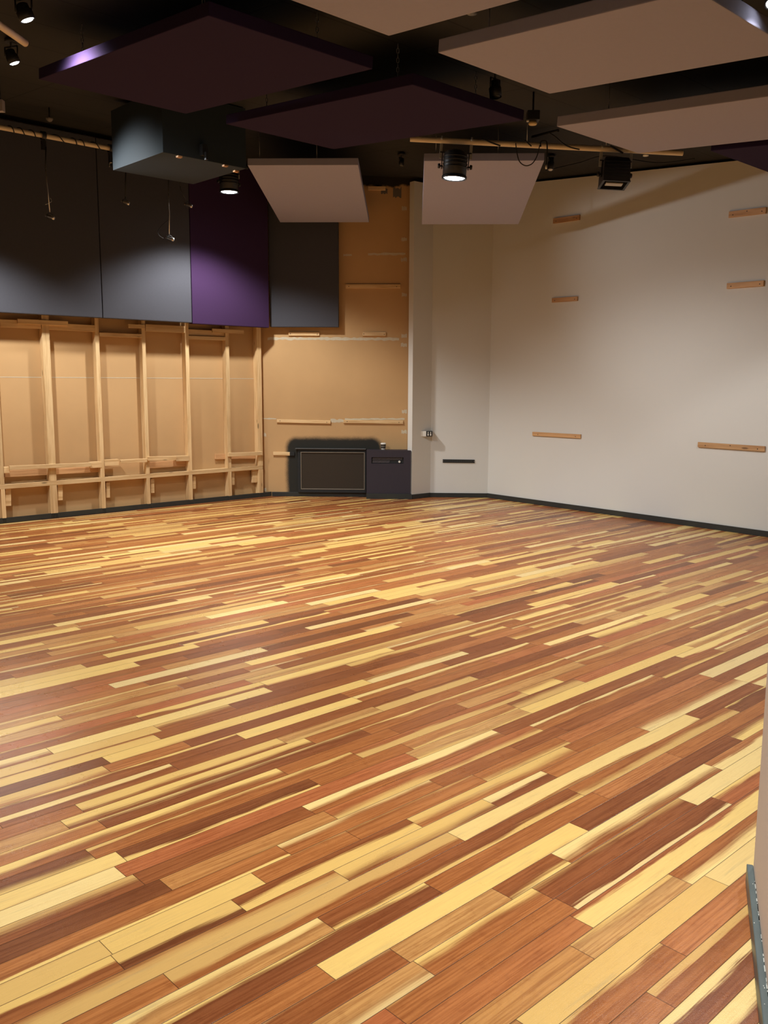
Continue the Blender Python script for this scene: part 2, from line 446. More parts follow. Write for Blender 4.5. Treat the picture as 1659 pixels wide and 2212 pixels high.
# bottom-plate line (front top edge)
pa, pb = fpt(60, 1042.2), fpt(530, 1009.5)
zp = (pa.z+pb.z)/2; ph = .050
for i, (a, b) in enumerate(st):
    A, B = fpt(*a), fpt(*b); l0, l1 = A.dot(L), B.dot(L); w = max(.045, l1-l0)
    p = L*l0 + R*RF
    dub = 'doubled ' if i == 1 else ''
    who = ['leftmost', 'second', 'third', 'fourth', 'fifth', 'sixth', 'last'][i]
    o = boxo('short_stud', V((p.x, p.y, .0)), Z, L, R, zp-ph, w, .086, PINE)
    tag(o, f'{who} {dub}short pine stud below the long plate' + (', in the corner' if i == 6 else ', counted from the left'), 'wall stud', 'short studs under the plate')
    o = boxo('wall_stud', V((p.x, p.y, zp)), Z, L, R, 2.98-zp, w, .086, PINE)
    tag(o, f'{who} {dub}tall pine stud above the long plate' + (', in the corner' if i == 6 else ', counted from the left'), 'wall stud', 'tall studs of the bare wall frame')
LS = [fpt(*a).dot(L) for a, b in st]; LE = [fpt(*b).dot(L) for a, b in st]
# plate
A = L*(LS[0]-5.5)+R*RF; B = L*(LE[6]-.002)+R*RF
A.z = B.z = zp
board('bottom_plate', A, B, nL, ph, .088, PINE, 'long horizontal pine plate running through the whole bare wall frame at knee height', 'timber plate')
# nail-on cleats and noggings: (name, x0,y0,x1,y1 front top edge, height, thickness, setback from front plane(+ = proud), label)
T = .035
bits = [
 ('nogging', 0, 689.5, 88, 693.5, .085, .04, -.002, 'wide rough pine nogging under the first grey panel, at the left picture edge', 'noggings'),
 ('nogging', 103, 697, 208.5, 703, .075, .04, -.002, 'wide pine nogging under the first grey panel, between second and third tall studs', 'noggings'),
 ('nogging', 214.5, 718, 309, 722, .045, .06, -.001, 'slim bright pine nogging under the second grey panel, between third and fourth studs', 'noggings'),
 ('nogging', 314.5, 700, 400, 704.5, .085, .04, -.002, 'wide pine nogging under the second grey panel, between fourth and fifth studs', 'noggings'),
 ('nogging', 407, 725, 488, 728, .045, .06, -.001, 'slim bright pine nogging under the purple panel, between fifth and sixth studs', 'noggings'),
 ('nogging', 407, 711, 490, 715.5, .07, .03, -.03, 'wide shaded pine nogging set back above the slim one, under the purple panel', 'noggings'),
 ('timber_cleat', 38, 688.5, 147, 694, .052, .02, .02, 'pine cleat nailed across the second tall stud just under the first grey panel', 'upper cleats'),
 ('timber_cleat', 277, 700, 313, 701.5, .045, .02, .02, 'short pine cleat nailed on the fourth tall stud just under the second grey panel', 'upper cleats'),
 ('timber_cleat', 459, 709.5, 527, 713, .05, .02, .02, 'pine cleat nailed across the sixth tall stud just under the purple panel', 'upper cleats'),
 ('timber_cleat', 21, 1006.5, 197, 999.5, .045, .035, .035, 'long pine cleat nailed over the second stud just above the long plate', 'lower cleats'),
 ('timber_cleat', 261, 993.5, 318, 990.5, .045, .035, .035, 'pine cleat nailed at the fourth stud just above the long plate', 'lower cleats'),
 ('timber_cleat', 320, 986.5, 381, 985, .05, .03, .03, 'knotty pine cleat above the long plate between fourth and fifth studs', 'lower cleats'),
 ('timber_cleat', 494, 978.5, 567, 975.5, .05, .03, .03, 'chipped pine cleat across the corner stud just above the long plate', 'lower cleats'),
 ('spacer_block', 8.5, 1009, 21, 1008.5, .07, .05, .005, 'small pine block at the left end of the long lower cleat', 'spacer blocks'),
 ('spacer_block', 195, 998, 219.5, 996.5, .075, .05, .005, 'small pine block at the right end of the long lower cleat', 'spacer blocks'),
 ('spacer_block', 226, 993.5, 257, 992, .075, .05, .005, 'small pine block beside the third stud above the long plate', 'spacer blocks'),
 ('spacer_block', 380, 985, 409, 984, .07, .05, .005, 'small pine block beside the fifth stud above the long plate', 'spacer blocks'),
]
for nm, x0, y0, x1, y1, h, t, off, lab, grp in bits:
    A, B = fpt(x0, y0, off), fpt(x1, y1, off)
    board(nm, A, B, nL, h, t, PINE, lab, {'nogging': 'nogging', 'timber_cleat': 'timber cleat', 'spacer_block': 'timber block'}[nm], grp)
# recessed backing boards and packing blocks
for x0, y0, x1, y1, h, lab in ((10, 1017, 105, 1012, .075, 'stained board against the wallboard behind the long lower cleat, left of the second stud'),
                               (120, 1012, 220, 1007, .07, 'board against the wallboard behind the long lower cleat, right of the second stud'),
                               (322, 998, 402, 994, .08, 'board against the wallboard below the knotty lower cleat'),
                               (466, 981, 552, 980, .07, 'stained board against the wallboard left of the corner stud')):
    A, B = fpt(x0, y0, -.063), fpt(x1, y1, -.063)
    board('backing_board', A, B, nL, h, .024, PINE2, lab, 'timber board', 'boards against the wallboard')
pk = [(12, 1056, 24, 150), (124.7, 1047.5, 135.5, 137), (229.3, 1042, 237.5, 140), (326, 1034.5, 333.3, 130), (416.5, 1028.5, 423, 118), (501, 1018, 506.5, 128), (545.5, 1013, 556, 128)]
for i, (x0, y0, x1, hh) in enumerate(pk):
    A, B = fpt(x0, y0, -.03), fpt(x1, y0-.4, -.03); h = hh/4.3/1927*A.length
    who = ['leftmost', 'second', 'third', 'fourth', 'fifth', 'sixth'][i] + ' stub of pine hanging below the long plate, counted from the left' if i < 6 else 'stub of pine hanging below the long plate, close to the corner'
    board('packing_block', A, B, nL, h, .03, PINE, who, 'timber block', 'pine stubs under the plate')
# wallboard joint
zj = on(280, 816.3, R*(RD-.001), R).z
obj('board_joint', lambda bm: bm_box(bm, 0, 13.4, -.0015, .004, zj-.004, zj+.004), PLASTER, wall_left, MW['wall_left'])

# --- back wall: battens, plaster, grille unit, cabinet, cup
kb = [('upper batten on the bare back wall, right of the small grey panel', 746.4, 613.9, 865, 613.9, .056),
      ('short batten on the bare back wall directly below the small grey panel', 623.2, 717, 689.7, 717.3, .05),
      ('short worn batten on the bare back wall, midway below the long upper one', 783, 717, 833.7, 717.5, .053),
      ('long batten on the back wall above the sprayed black patch', 597.9, 905.8, 714.3, 908.6, .045),
      ('long batten on the back wall above the cabinet, meeting the white wall edge', 742, 907, 871, 908.8, .045)]
for lab, x0, y0, x1, y1, h in kb:
    A, B = bpt(x0, y0, .02), bpt(x1, y1, .02)
    o = board('timber_batten', A, B, -Y, h, .0195, PINE, 'pale pine '+lab, 'timber batten', 'battens on the back wall')
    screws(o, A, B, -Y, h, [(.06, .5), (.93, .55)])
A, B = bpt(590, 976, .02), bpt(636, 976.8, .02)
o = board('timber_batten', A, B, -Y, .05, .0195, PINE, 'short pine batten on the back wall with its right end sprayed black', 'timber batten', 'battens on the back wall')
A2 = A+(B-A)*.78
boxo('painted_end', A2-Y*.0008+Z*.0006, X, Y, -Z, (B-A2).length+.0008, .0195, .0512, BLACKM, o, .002)['label'] = 'black sprayed end'
def smear(name, x0, y0, x1, y1, h, seed, parent=wall_back, jag=.6):
    rnd = random.Random(seed); A, B = bpt(x0, y0, .0012), bpt(x1, y1, .0012); n = max(6, int((B-A).length/.04))
    def b(bm):
        tp, bt_ = [], []
        for i in range(n+1):
            p = A.lerp(B, i/n)
            tp.append(bm.verts.new(p+Z*h*(.5+jag*rnd.uniform(-.4, .4)))); bt_.append(bm.verts.new(p-Z*h*(.5+jag*rnd.uniform(-.4, .4))))
        for i in range(n): bm.faces.new((bt_[i], bt_[i+1], tp[i+1], tp[i]))
    return obj(name, b, PLASTER, parent)
smear('plaster_smear', 578, 731.5, 862, 732.5, .035, 1); smear('plaster_smear', 742, 551, 760, 551, .025, 2); smear('plaster_smear', 795, 549, 876, 548.5, .03, 3)
smear('plaster_smear', 566, 904, 597, 905, .018, 4); smear('plaster_smear', 714, 908, 742, 910, .04, 5); smear('plaster_smear', 745, 905.5, 874, 905, .022, 6)
for k, y in enumerate((450, 517, 561, 637, 725, 745, 889, 933)):
    smear('plaster_dab', 868-(k % 3), y, 879, y, .045, 20+k, jag=.5)
for k, y in enumerate((939, 1058)): smear('plaster_dab', 569, y, 575, y, .045, 40+k)
for k, (x, y, w, h) in enumerate(((830, 412, 14, .07), (858, 416, 18, .12))): 
    o = smear('grey_smear', x-w/2, y, x+w/2, y, h, 60+k); o.data.materials[0] = plain('grey_filler', (.16, .14, .12), .9)
A, B = bpt(795, 402, .02), bpt(833, 402.5, .02)
board('timber_batten', A, B, -Y, .05, .0195, PINE, 'short pine batten at the top of the bare back wall under the black ceiling', 'timber batten', 'battens on the back wall')

# fabric grille unit
gx0, gx1 = bpt(643, 1000, .05).x, min(bpt(790.5, 1000, .05).x, on(791.5, 1020, V((0, 12.165, 0)), Y).x-.003)
gz1 = bpt(716, 970.5, .05).z
unit = empty('grille_unit', frame(V((gx0, YB, .0)), X, Y, Z), 'low black framed speaker grille unit with brown cloth set against the sprayed back wall', 'grille unit')
gw = gx1-gx0; gzb = .062
ix0, ix1 = bpt(649.5, 1000, .05).x-gx0, bpt(788, 1000, .05).x-gx0
iz1, iz0 = bpt(716, 976.5, .05).z, bpt(716, 1057.5, .05).z
def fr(bm):
    for a in ((0, ix0, gzb, gz1), (ix1, gw, gzb, gz1), (ix0, ix1, gzb, iz0), (ix0, ix1, iz1, gz1)):
        bm_box(bm, a[0], a[1], -.05, 0, a[2], a[3], .002)
obj('outer_frame', fr, BLACKM, unit, MW[unit.name])
def fr2(bm):
    w = .011
    for a in ((ix0, ix0+w, iz0, iz1), (ix1-w, ix1, iz0, iz1), (ix0+w, ix1-w, iz0, iz0+w), (ix0+w, ix1-w, iz1-w, iz1)):
        bm_box(bm, a[0], a[1], -.053, -.02, a[2], a[3], .002)
obj('bead_trim', fr2, plain('pale_bead', (.24, .21, .17), .4, metal=.2), unit, MW[unit.name])
def gmat():
    m, nt, b = newmat('brown_grille_cloth')
    tc = coords(nt, (1, 1, 1)); w = nd(nt, 'ShaderNodeTexWave', Scale=45, Distortion=.6); w.bands_direction = 'Z'
    nt.links.new(tc, w.inputs[0]); n = noise(nt, tc, 60, 3)
    nt.links.new(mix(nt, math_(nt, 'MULTIPLY', w.outputs['Fac'], .5), (.034, .023, .014), (.06, .043, .026)), b.inputs['Base Color'])
    b.inputs['Roughness'].default_value = .8
    bump(nt, b, n, .3, .003); return m
obj('grille_cloth', lambda bm: bm_box(bm, ix0+.009, ix1-.009, -.042, -.03, iz0+.009, iz1-.009), gmat(), unit, MW[unit.name])
obj('top_ledge', lambda bm: bm_box(bm, -.03, gw+.0, -.075, 0, gz1, gz1+.012, .002), plain('edge_lit_black', (.10, .10, .10), .35), unit, MW[unit.name])  # black lightened here: light caught by the top edge is put into the colour

# dark cabinet
YC = 12.165
cpt = lambda x, y, off=0: on(x, y, V((0, YC-off, 0)), Y)
cx0, cx1 = cpt(791.5, 1020).x, cpt(887, 1020).x
cz1 = cpt(838, 973).z; cz0 = cpt(838, 1066).z
cab = empty('cabinet', frame(V((cx0, YC, 0)), X, Y, Z), 'dark plum square cabinet with a slotted control strip, standing between grille unit and white wall', 'cabinet')
cw = cx1-cx0
sx, ex = cpt(802.5, 995).x-cx0, cpt(871.5, 995).x-cx0
sz1, sz0 = cpt(838, 988).z, cpt(838, 1001.5).z
def cb(bm):
    for a in ((0, sx, cz0, cz1), (ex, cw, cz0, cz1), (sx, ex, cz0, sz0), (sx, ex, sz1, cz1)):
        bm_box(bm, a[0], a[1], 0, .2, a[2], a[3])
    bm_box(bm, sx, ex, .04, .2, sz0, sz1)
obj('carcass', cb, CABM, cab, MW[cab.name])
obj('plinth', lambda bm: bm_box(bm, 0, cw+.012, -.012, .2, 0, cz0-.002, .002), BASEB, cab, MW[cab.name])
obj('control_recess', lambda bm: bm_box(bm, sx+.001, ex-.001, .025, .039, sz0+.001, sz1-.001), BLACKM, cab, MW[cab.name])
def perf(bm):
    # diamond perforated cover strips
    n = 26; w = ex-sx-.03; h = sz1-sz0
    for i in range(n):
        for (z0, z1, nn) in ((.56, .95, n), (.08, .48, 15)):
            if i >= nn: continue
            x = sx+.012+w*i/n
            p = [(x, z0), (x+w/n*.55, z0), (x+w/n*1.15, z1), (x+w/n*.6, z1)]
            a = [bm.verts.new((q, .018, sz0+h*z)) for q, z in p]; b = [bm.verts.new((q, .022, sz0+h*z)) for q, z in p]
            bm.faces.new(a); bm.faces.new(b[::-1])
            for k in range(4): bm.faces.new((a[k], b[k], b[(k+1) % 4], a[(k+1) % 4]))
obj('perforated_strip', perf, plain('grey_steel', (.14, .13, .15), .4, metal=.3), cab, MW[cab.name])
obj('round_knob', lambda bm: bm_lathe(bm, [(.016, 0), (.016, .012), (.011, .018)], 18), PLAST, cab, frame(V((cx0+ex-.055, YC+.024, sz0+(sz1-sz0)*.28)), X, Z, -Y))

# coffee cup on the cabinet
cp = cpt(827.5, 972, -.09); cupz = cz1
zc = on(828, 956.5, V((0, YC+.09, 0)), Y).z
hh = zc-cupz
cup = empty('paper_cup', frame(V((on(828, 965, V((0, YC+.09, 0)), Y).x, YC+.09, cupz)), X, Y, Z), 'small dark takeaway coffee cup with a white lid standing on the plum cabinet', 'cup')
obj('cup_body', lambda bm: bm_lathe(bm, [(.027, 0), (.029, .02), (.036, hh*.80)]), PLAST, cup, MW[cup.name])
obj('cup_sleeve', lambda bm: bm_lathe(bm, [(.0297, .022), (.0362, hh*.78)], cap0=False, cap1=False), plain('dark_sleeve', (.05, .045, .04), .6), cup, MW[cup.name])
obj('cup_band', lambda bm: bm_lathe(bm, [(.0335, hh*.47), (.0345, hh*.55)], cap0=False, cap1=False), plain('pale_band', (.3, .28, .25), .6), cup, MW[cup.name])
obj('cup_lid', lambda bm: bm_lathe(bm, [(.039, hh*.79), (.040, hh*.83), (.037, hh*.86), (.035, hh*.98), (.031, hh*.985), (.030, hh*.96)]), PLAST, cup, MW[cup.name])

# --- white walls: battens, vent strip, outlets
rb = [('short batten high on the white wall beside the hanging panel', 1194.6, 472, 1251.8, 463.5, .062),
      ('short batten on the white wall, second down beside the hanging panel', 1192, 644, 1247, 640, .054),
      ('long batten at waist height on the white wall, nearer the corner', 1149.8, 932.8, 1254, 938.4, .05),
      ('batten high on the white wall at the right picture edge', 1574.4, 457, 1654.8, 446.8, .064),
      ('batten at mid height on the white wall at the right picture edge', 1570, 611.7, 1649.8, 605.4, .058),
      ('long chipped batten low on the white wall at the right edge', 1507.3, 954.8, 1652, 964, .056)]
for i, (lab, x0, y0, x1, y1, h) in enumerate(rb):
    A, B = rpt(x0, y0, .02), rpt(x1, y1, .02)
    o = board('timber_batten', A, B, NW, h, .0195, PINE2, 'bare pine '+lab, 'timber batten', 'battens on the white wall')
    screws(o, A, B, NW, h, [(.12, .6), (.9, .6)] + ([(.5, .3)] if i in (3, 5) else []))
apt = lambda x, y, off=0: on(x, y, P_ret1-Y*off, Y)
A, B = apt(956.4, 992.3, .012), apt(1025.4, 993.2, .012)
vent = board('wall_vent', A, B, -Y, .045, .013, BLACKM, 'thin black slotted vent strip on the white corner wall', 'vent')
def slots(bm):
    for k in range(30):
        x = .02+k*((B-A).length-.05)/30
        bm_box(bm, x, x+.006, -.002, .001, .010, .034)
obj('vent_slot', slots, plain('slot_grey', (.06, .06, .055), .5), vent, MW[vent.name])['kind'] = 'stuff'
for xs in (.004, (B-A).length-.011):
    obj('end_screw', lambda bm: bm_box(bm, xs, xs+.006, -.002, .001, .018, .026), STEEL, vent, MW[vent.name])
YO = 12.285
opt = lambda x, y: on(x, y, V((0, YO, 0)), Y)
ox0, ox1, ox2 = opt(908.5, 938).x, opt(920.8, 938).x, opt(934, 938).x
oz1, oz0 = opt(920, 931.5).z, opt(920, 942.8).z
so = empty('power_outlet', frame(V((ox0, YO, oz0)), X, Y, Z), 'white switch box with a black double socket plate in the white wall corner', 'outlet')
obj('white_box', lambda bm: bm_box(bm, 0, ox1-ox0, 0, .05, 0, oz1-oz0, .004), PLAST, so, MW[so.name])
obj('black_plate', lambda bm: bm_box(bm, ox1-ox0+.001, ox2-ox0, -.002, .12, 0, oz1-oz0, .003), BLACK, so, MW[so.name])
for k in (0, 1):
    xx = (ox1-ox0)+(ox2-ox1)*(.3+.42*k); hz = oz1-oz0
    sk = obj('socket', lambda bm: bm_box(bm, xx-.008, xx+.008, -.005, -.001, hz*.14, hz*.56, .002), PLAST, so, MW[so.name])
    obj('socket_switch', lambda bm: bm_box(bm, xx-.006, xx+.006, -.006, -.001, hz*.64, hz*.88, .002), PLAST, sk, MW[so.name])

# ------------------------------------------------------------------ acoustic panels on the walls
RP = 9.95
def ppt(x, y): return on(x, y, R*RP, R)
zb = [ppt(0, 678.5).z, ppt(214, 686.5).z, ppt(222, 687).z, ppt(413, 695).z, ppt(416, 695.5).z, ppt(580, 706.5).z]
zb_ = sum(zb)/6
la = [ppt(218, 600).dot(L), ppt(219.5, 600).dot(L), ppt(412.3, 600).dot(L), ppt(413.6, 600).dot(L), ppt(580.5, 620).dot(L)]
ztp = 4.31
def wpanel(l0, l1, mat, label, z0):
    p = L*l0+R*RP; o = boxo('acoustic_panel', V((p.x, p.y, z0)), L, R, Z, l1-l0, .085, ztp-z0, mat, bev=.008)
    return tag(o, label, 'acoustic panel', 'acoustic panels on the walls')
wpanel(la[0]-2.4, la[0], GREY, 'tall grey fabric panel on the left wall, at the left picture edge', zb_)
wpanel(la[0]-4.82, la[0]-2.42, GREY, 'tall grey fabric panel on the left wall, beyond the picture edge', zb_)
wpanel(la[1], la[2], GREY, 'tall grey fabric panel on the left wall, beside the purple panel', zb_)
wpanel(la[3], la[4], PURPLE, 'tall purple fabric panel on the left wall, in the corner', zb_-.01)
YP = 12.25
kx0, kx1 = on(581.8, 650, V((0, YP, 0)), Y).x, on(731, 650, V((0, YP, 0)), Y).x
kz0 = on(656, 706.5, V((0, YP, 0)), Y).z
tag(boxo('acoustic_panel', V((kx0, YP, kz0)), X, Y, Z, kx1-kx0, .09, 4.08-kz0, GREY, bev=.008),
    'grey fabric panel on the bare back wall, beside the purple corner panel', 'acoustic panel', 'acoustic panels on the walls')
kp = [o for o in bpy.data.objects if o.get('label') == 'grey fabric panel on the bare back wall, beside the purple corner panel'][0]
for zz in (kz0+.25, 3.7):
    boxo('mounting_cleat', V((kx0+.1, YP+.0902, zz)), X, Y, Z, kx1-kx0-.2, YB-YP-.0906, .045, PINE, kp)

# ------------------------------------------------------------------ hanging ceiling panels
def cloud(label, p0, ax, ay, w, d, mat, th=.075, hang=((.15, .15), (.85, .15), (.15, .85), (.85, .85)), chain=False, edge=None):
    """p0 = bottom corner, ax/ay in-plane unit axes"""
    az = ax.cross(ay).normalized()
    if az.z < 0: p0 = p0+ax*w; ax = -ax; az = ax.cross(ay).normalized()
    root = empty('ceiling_panel', frame(p0, ax, ay, az), label, 'ceiling panel', 'acoustic panels hung under the ceiling')
    obj('panel', lambda bm: bm_box(bm, 0, w, 0, d, 0, th, .006), mat, root, MW[root.name])
    for a, b in hang:
        q = p0+ax*w*a+ay*d*b+az*th; zt = ceil_z(q)+.026
        h = zt-q.z
        if h < .02: continue
        def wire(bm, q=q, h=h):
            if not chain: bm_tube(bm, [q, q+Z*h], .004, 6); return
            n = int(h/.03)
            for k in range(n):
                c = q+Z*(k+.5)*h/n; s = X if k % 2 else Y
                bm_tube(bm, [c-Z*.017-s*.004, c-Z*.01-s*.008, c+Z*.01-s*.008, c+Z*.017, c+Z*.01+s*.008, c-Z*.01+s*.008, c-Z*.017+s*.004], .0028, 5)
        obj('hanger_chain' if chain else 'hanger_wire', wire, STEEL, root)
    return root
DROP = .33
def cl_lr(label, l0, l1, r0, r1, mat, drop=DROP, **kw):
    p = L*l0 + RS*0; p = L*l0 + R*r0; p.z = 3.51 + SL*r0 - drop
    return cloud(label, p, L, RS, l1-l0, (r1-r0)*math.sqrt(1+SL*SL), mat, **kw)
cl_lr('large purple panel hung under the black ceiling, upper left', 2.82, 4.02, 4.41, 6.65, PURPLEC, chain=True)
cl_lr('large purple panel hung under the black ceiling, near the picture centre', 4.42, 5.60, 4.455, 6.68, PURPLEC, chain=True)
cl_lr('pale lilac panel hung under the ceiling, cut by the top picture edge', 2.42, 3.63, 1.6, 3.85, CLOUD)
rr = on_ceil(1600, 38, DROP).dot(R)
cl_lr('large pale lilac panel hung under the ceiling, upper right', 4.01, 5.09, rr, 3.835, CLOUD)
q = on_ceil(1384, 331, DROP)
cl_lr('large pale lilac panel hung under the ceiling, lower right above the pipe', 5.885, q.dot(L), 2.1, 4.36, CLOUD)
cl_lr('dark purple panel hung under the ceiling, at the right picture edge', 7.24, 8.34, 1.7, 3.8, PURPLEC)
def cl_end(label, xa, xb, ya, za, yb, zb, **kw):
    ay = V((0, yb-ya, zb-za)); d = ay.length
    return cloud(label, V((xa, ya, za)), X, ay.normalized(), xb-xa, d, CLOUD, hang=((.1, .03), (.62, .03), (.1, .9), (.9, .9)), **kw)
cl_end('pale lilac panel sloping down towards the bare back wall', -1.765, -.60, 9.75, 3.838, 12.05, 3.652)
cl_end('pale lilac panel sloping down behind the lit floodlight', .08, 1.22, 8.9, 3.678, 10.95, 3.440)

# ------------------------------------------------------------------ black bulkhead box
bl_, bl1, br_, br1 = 4.225, 5.11, 7.39, 8.345
bp = L*bl_+R*br_; bp.z = 3.6
box = empty('bulkhead_box', frame(bp, L, R, Z), 'big black square bulkhead box fixed under the ceiling before the left wall panels', 'bulkhead')
bh = ceil_z(R*br_)-3.6+.02
obj('casing', lambda bm: bm_box(bm, 0, bl1-bl_, 0, br1-br_, 0, bh, .004), BOXM, box, MW[box.name])
for px, py in ((386, 337), (488, 356), (516, 371)):
    q = on(px, py, V((0, 0, 3.59)), Z)
    l, r = min(max(q.dot(L)-bl_, .02), bl1-bl_-.05), min(max(q.dot(R)-br_, .0), br1-br_-.1)
    obj('wood_cleat', lambda bm: bm_box(bm, l, l+.045, r-.004, r+.035, -.016, -.0005, .002), PINE2, box, MW[box.name])
q = on(437, 335, R*br_, R); l = q.dot(L)-bl_
obj('black_bracket', lambda bm: (bm_box(bm, l-.03, l+.03, -.05, -.001, .03, .13, .004), bm_box(bm, l-.012, l+.012, -.08, -.05, -.01, .06, .004)), BLACK, box, MW[box.name])

# ------------------------------------------------------------------ pipes
def pipe(label, a, b, r=.0242, hang=()):
    ax = (b-a).normalized()
    root = empty('lighting_pipe', M.Translation(a), label, 'pipe', 'pipes under the ceiling')
    n = 14
    def bld(bm):
        bm_tube(bm, [a, b], r, 16, False); bm_tube(bm, [b, a], r*.86, 16, False)
        u = ax.orthogonal().normalized(); w = ax.cross(u)
        for e in (a, b):
            o = [bm.verts.new(e+(u*math.cos(k*math.pi/8)+w*math.sin(k*math.pi/8))*r) for k in range(16)]
            i_ = [bm.verts.new(e+(u*math.cos(k*math.pi/8)+w*math.sin(k*math.pi/8))*r*.86) for k in range(16)]
            for k in range(16): bm.faces.new((o[k], o[(k+1) % 16], i_[(k+1) % 16], i_[k]))
    obj('pipe_tube', bld, PIPE, root)
    for f in hang:
        q = a.lerp(b, f)
        obj('suspension_wire', lambda bm: bm_tube(bm, [q+Z*r*.5, V((q.x, q.y, ceil_z(q)+.026))], .004, 6), STEEL, root)
    return root
YPI = 8.3
p1, p2 = on(886, 300, V((0, YPI, 0)), Y), on(1475, 330.5, V((0, YPI, 0)), Y)
pipe('cream pipe across the room carrying the lit floodlight and the unlit floodlight', p1, p2, hang=(.02, .43, .72))
RPI = 9.35
p3, p4 = on(-150, 247, R*RPI, R), on(250, 321, R*RPI, R); zl = (p3.z+p4.z)/2
p3.z = p4.z = on(120, 298, R*RPI, R).z
p4 = p4 + L*1.1; p3 = p3 - L*2
pipe('cream pipe along the left wall with black cable wound round it', p3, p4, hang=(.2, .5, .82))
q5 = on_ceil(54.5, 93, .2); q5b = q5 - (Y*.997+R*.0)*3.2; q5b.z = ceil_z(q5b)-.2
q5b.x = on_ceil(-5, 50, .2).x + (on_ceil(-5, 50, .2).x-q5.x)*3
q5b = q5 + (on_ceil(-5, 51.5, .2)-q5)*6
pipe('short length of cream pipe ending at the upper left picture corner', q5, q5b, .0235, hang=(.3,))

# ------------------------------------------------------------------ floodlights
def floodlight(label, o, ax, lit, square=False, tilt=0, barrel=.105):
    """hangs from a pipe whose axis passes o along ax"""
    ay = Z.cross(ax).normalized(); az = ax.cross(ay)
    root = empty('floodlight', frame(o, ax, ay, az), label, 'floodlight', 'floodlights on the pipes')
    mw = MW[root.name]
    for s in (-1, 1):
        x = s*.132
        def clamp(bm):
            pts = [(x, .034*math.cos(t), .034*math.sin(t)) for t in [math.pi*(-.5+k*1.5/12) for k in range(13)]]
            bm_tube(bm, pts, .009, 6)
            bm_box(bm, x-.013, x+.013, -.006, .006, -.15, -.028, .002)
        cl = obj('pipe_clamp', clamp, CLAMP, root, mw)
        kn = mw @ M.Translation((s*.108, 0, -.215)) @ M.Rotation(s*math.pi/2, 4, 'Y')
        obj('tilt_knob', lambda bm: bm_lathe(bm, [(.007, 0), (.007, .022), (.02, .023), (.022, .034), (.018, .045)], 14), BLACK, root, kn)
    mt = mw @ M.Translation((0, 0, -.2)) @ M.Rotation(tilt, 4, 'X') @ M.Translation((0, 0, .2))
    def yoke(bm):
        for s in (-1, 1): bm_box(bm, s*.118-.004, s*.118+.004, -.014, .014, -.24, -.10, .001)
        bm_box(bm, -.14, .14, -.014, .014, -.104, -.096, .001)
    obj('yoke', yoke, BLACK, root, mw)
    if square:
        def house(bm):
            pr = [(.10, .075, -.085), (.112, .10, -.12), (.116, .115, -.30)]
            rings = [[bm.verts.new((a*i, b*j, z)) for i, j in ((-1, -1), (1, -1), (1, 1), (-1, 1))] for a, b, z in pr]
            inn = [bm.verts.new((.105*i, .104*j, -.30)) for i, j in ((-1, -1), (1, -1), (1, 1), (-1, 1))]
            inn2 = [bm.verts.new((.09*i, .085*j, -.20)) for i, j in ((-1, -1), (1, -1), (1, 1), (-1, 1))]
            rings += [inn, inn2]
            for a, b in zip(rings, rings[1:]):
                for k in range(4): bm.faces.new((a[k], a[(k+1) % 4], b[(k+1) % 4], b[k]))
            bm.faces.new(rings[0][::-1]); bm.faces.new(rings[-1])
            for k in range(5): bm_box(bm, -.105, .105, -.103+.0, -.118, -.14-.03*k, -.134-.03*k)
        obj('housing', house, BLACK, root, mt)
        obj('lens', lambda bm: bm_box(bm, -.075, .075, -.035, .035, -.302, -.29, .004), plain('dim_glass', (.42, .40, .37), .2), root, mt)
        obj('front_frame', lambda bm: [bm_box(bm, a, b, c, d, -.308, -.30, .001) for a, b, c, d in ((-.12, .12, -.12, -.1), (-.12, .12, .1, .12), (-.12, -.1, -.1, .1), (.1, .12, -.1, .1))], BLACK, root, mt)
    else:
        def house(bm):
            bm_lathe(bm, [(.03, -.075), (.075, -.08), (.098, -.10), (barrel, -.13), (barrel, -.315), (barrel-.006, -.315), (barrel-.012, -.25), (.05, -.2)], 32)
            for k in range(4): bm_lathe(bm, [(barrel, -.13-.03*k), (barrel+.005, -.132-.03*k), (barrel+.005, -.14-.03*k), (barrel, -.142-.03*k)], 32, False, False)
        obj('housing', house, BLACK, root, mt)
        obj('lens', lambda bm: bm_lathe(bm, [(.001, -.322), (.05, -.321), (.085, -.315), (barrel-.008, -.306), (barrel-.008, -.30)], 32, True, True), LIT if lit else plain('dark_glass', (.05, .05, .05), .15), root, mt)
        def ring(bm):
            bm_lathe(bm, [(barrel+.001, -.300), (barrel+.006, -.300), (barrel+.006, -.318), (barrel-.002, -.320), (barrel-.002, -.316), (barrel+.001, -.316)], 32, False, False)
        obj('lens_ring', ring, BLACK, root, mt)
    return root, mt
axp = (p2-p1).normalized()
f1o = p1.lerp(p2, (987-886)/(1475-886)); f2o = p1.lerp(p2, (1333-886)/(1475-886))
_, m1 = floodlight('lit round floodlight hanging from the cream pipe in front of the pale sloping panel', f1o, axp, True)
floodlight('unlit square floodlight hanging near the right end of the cream pipe', f2o, axp, False, True, -.12)
# lit one in the left half, on a short bar of its own
f3 = on(495, 414, R*9.02, R)
f3o = f3 + Z*.31
_, m3 = floodlight('lit floodlight glowing before the dark purple wall panel', f3o, L, True)
f3a = f3o - L*.22; f3b = f3o + L*.26
o3 = pipe('dark pipe holding the floodlight before the purple wall panel', f3a, f3b, hang=(.1, .9))
o3.children[0].data.materials[0] = BLACKM

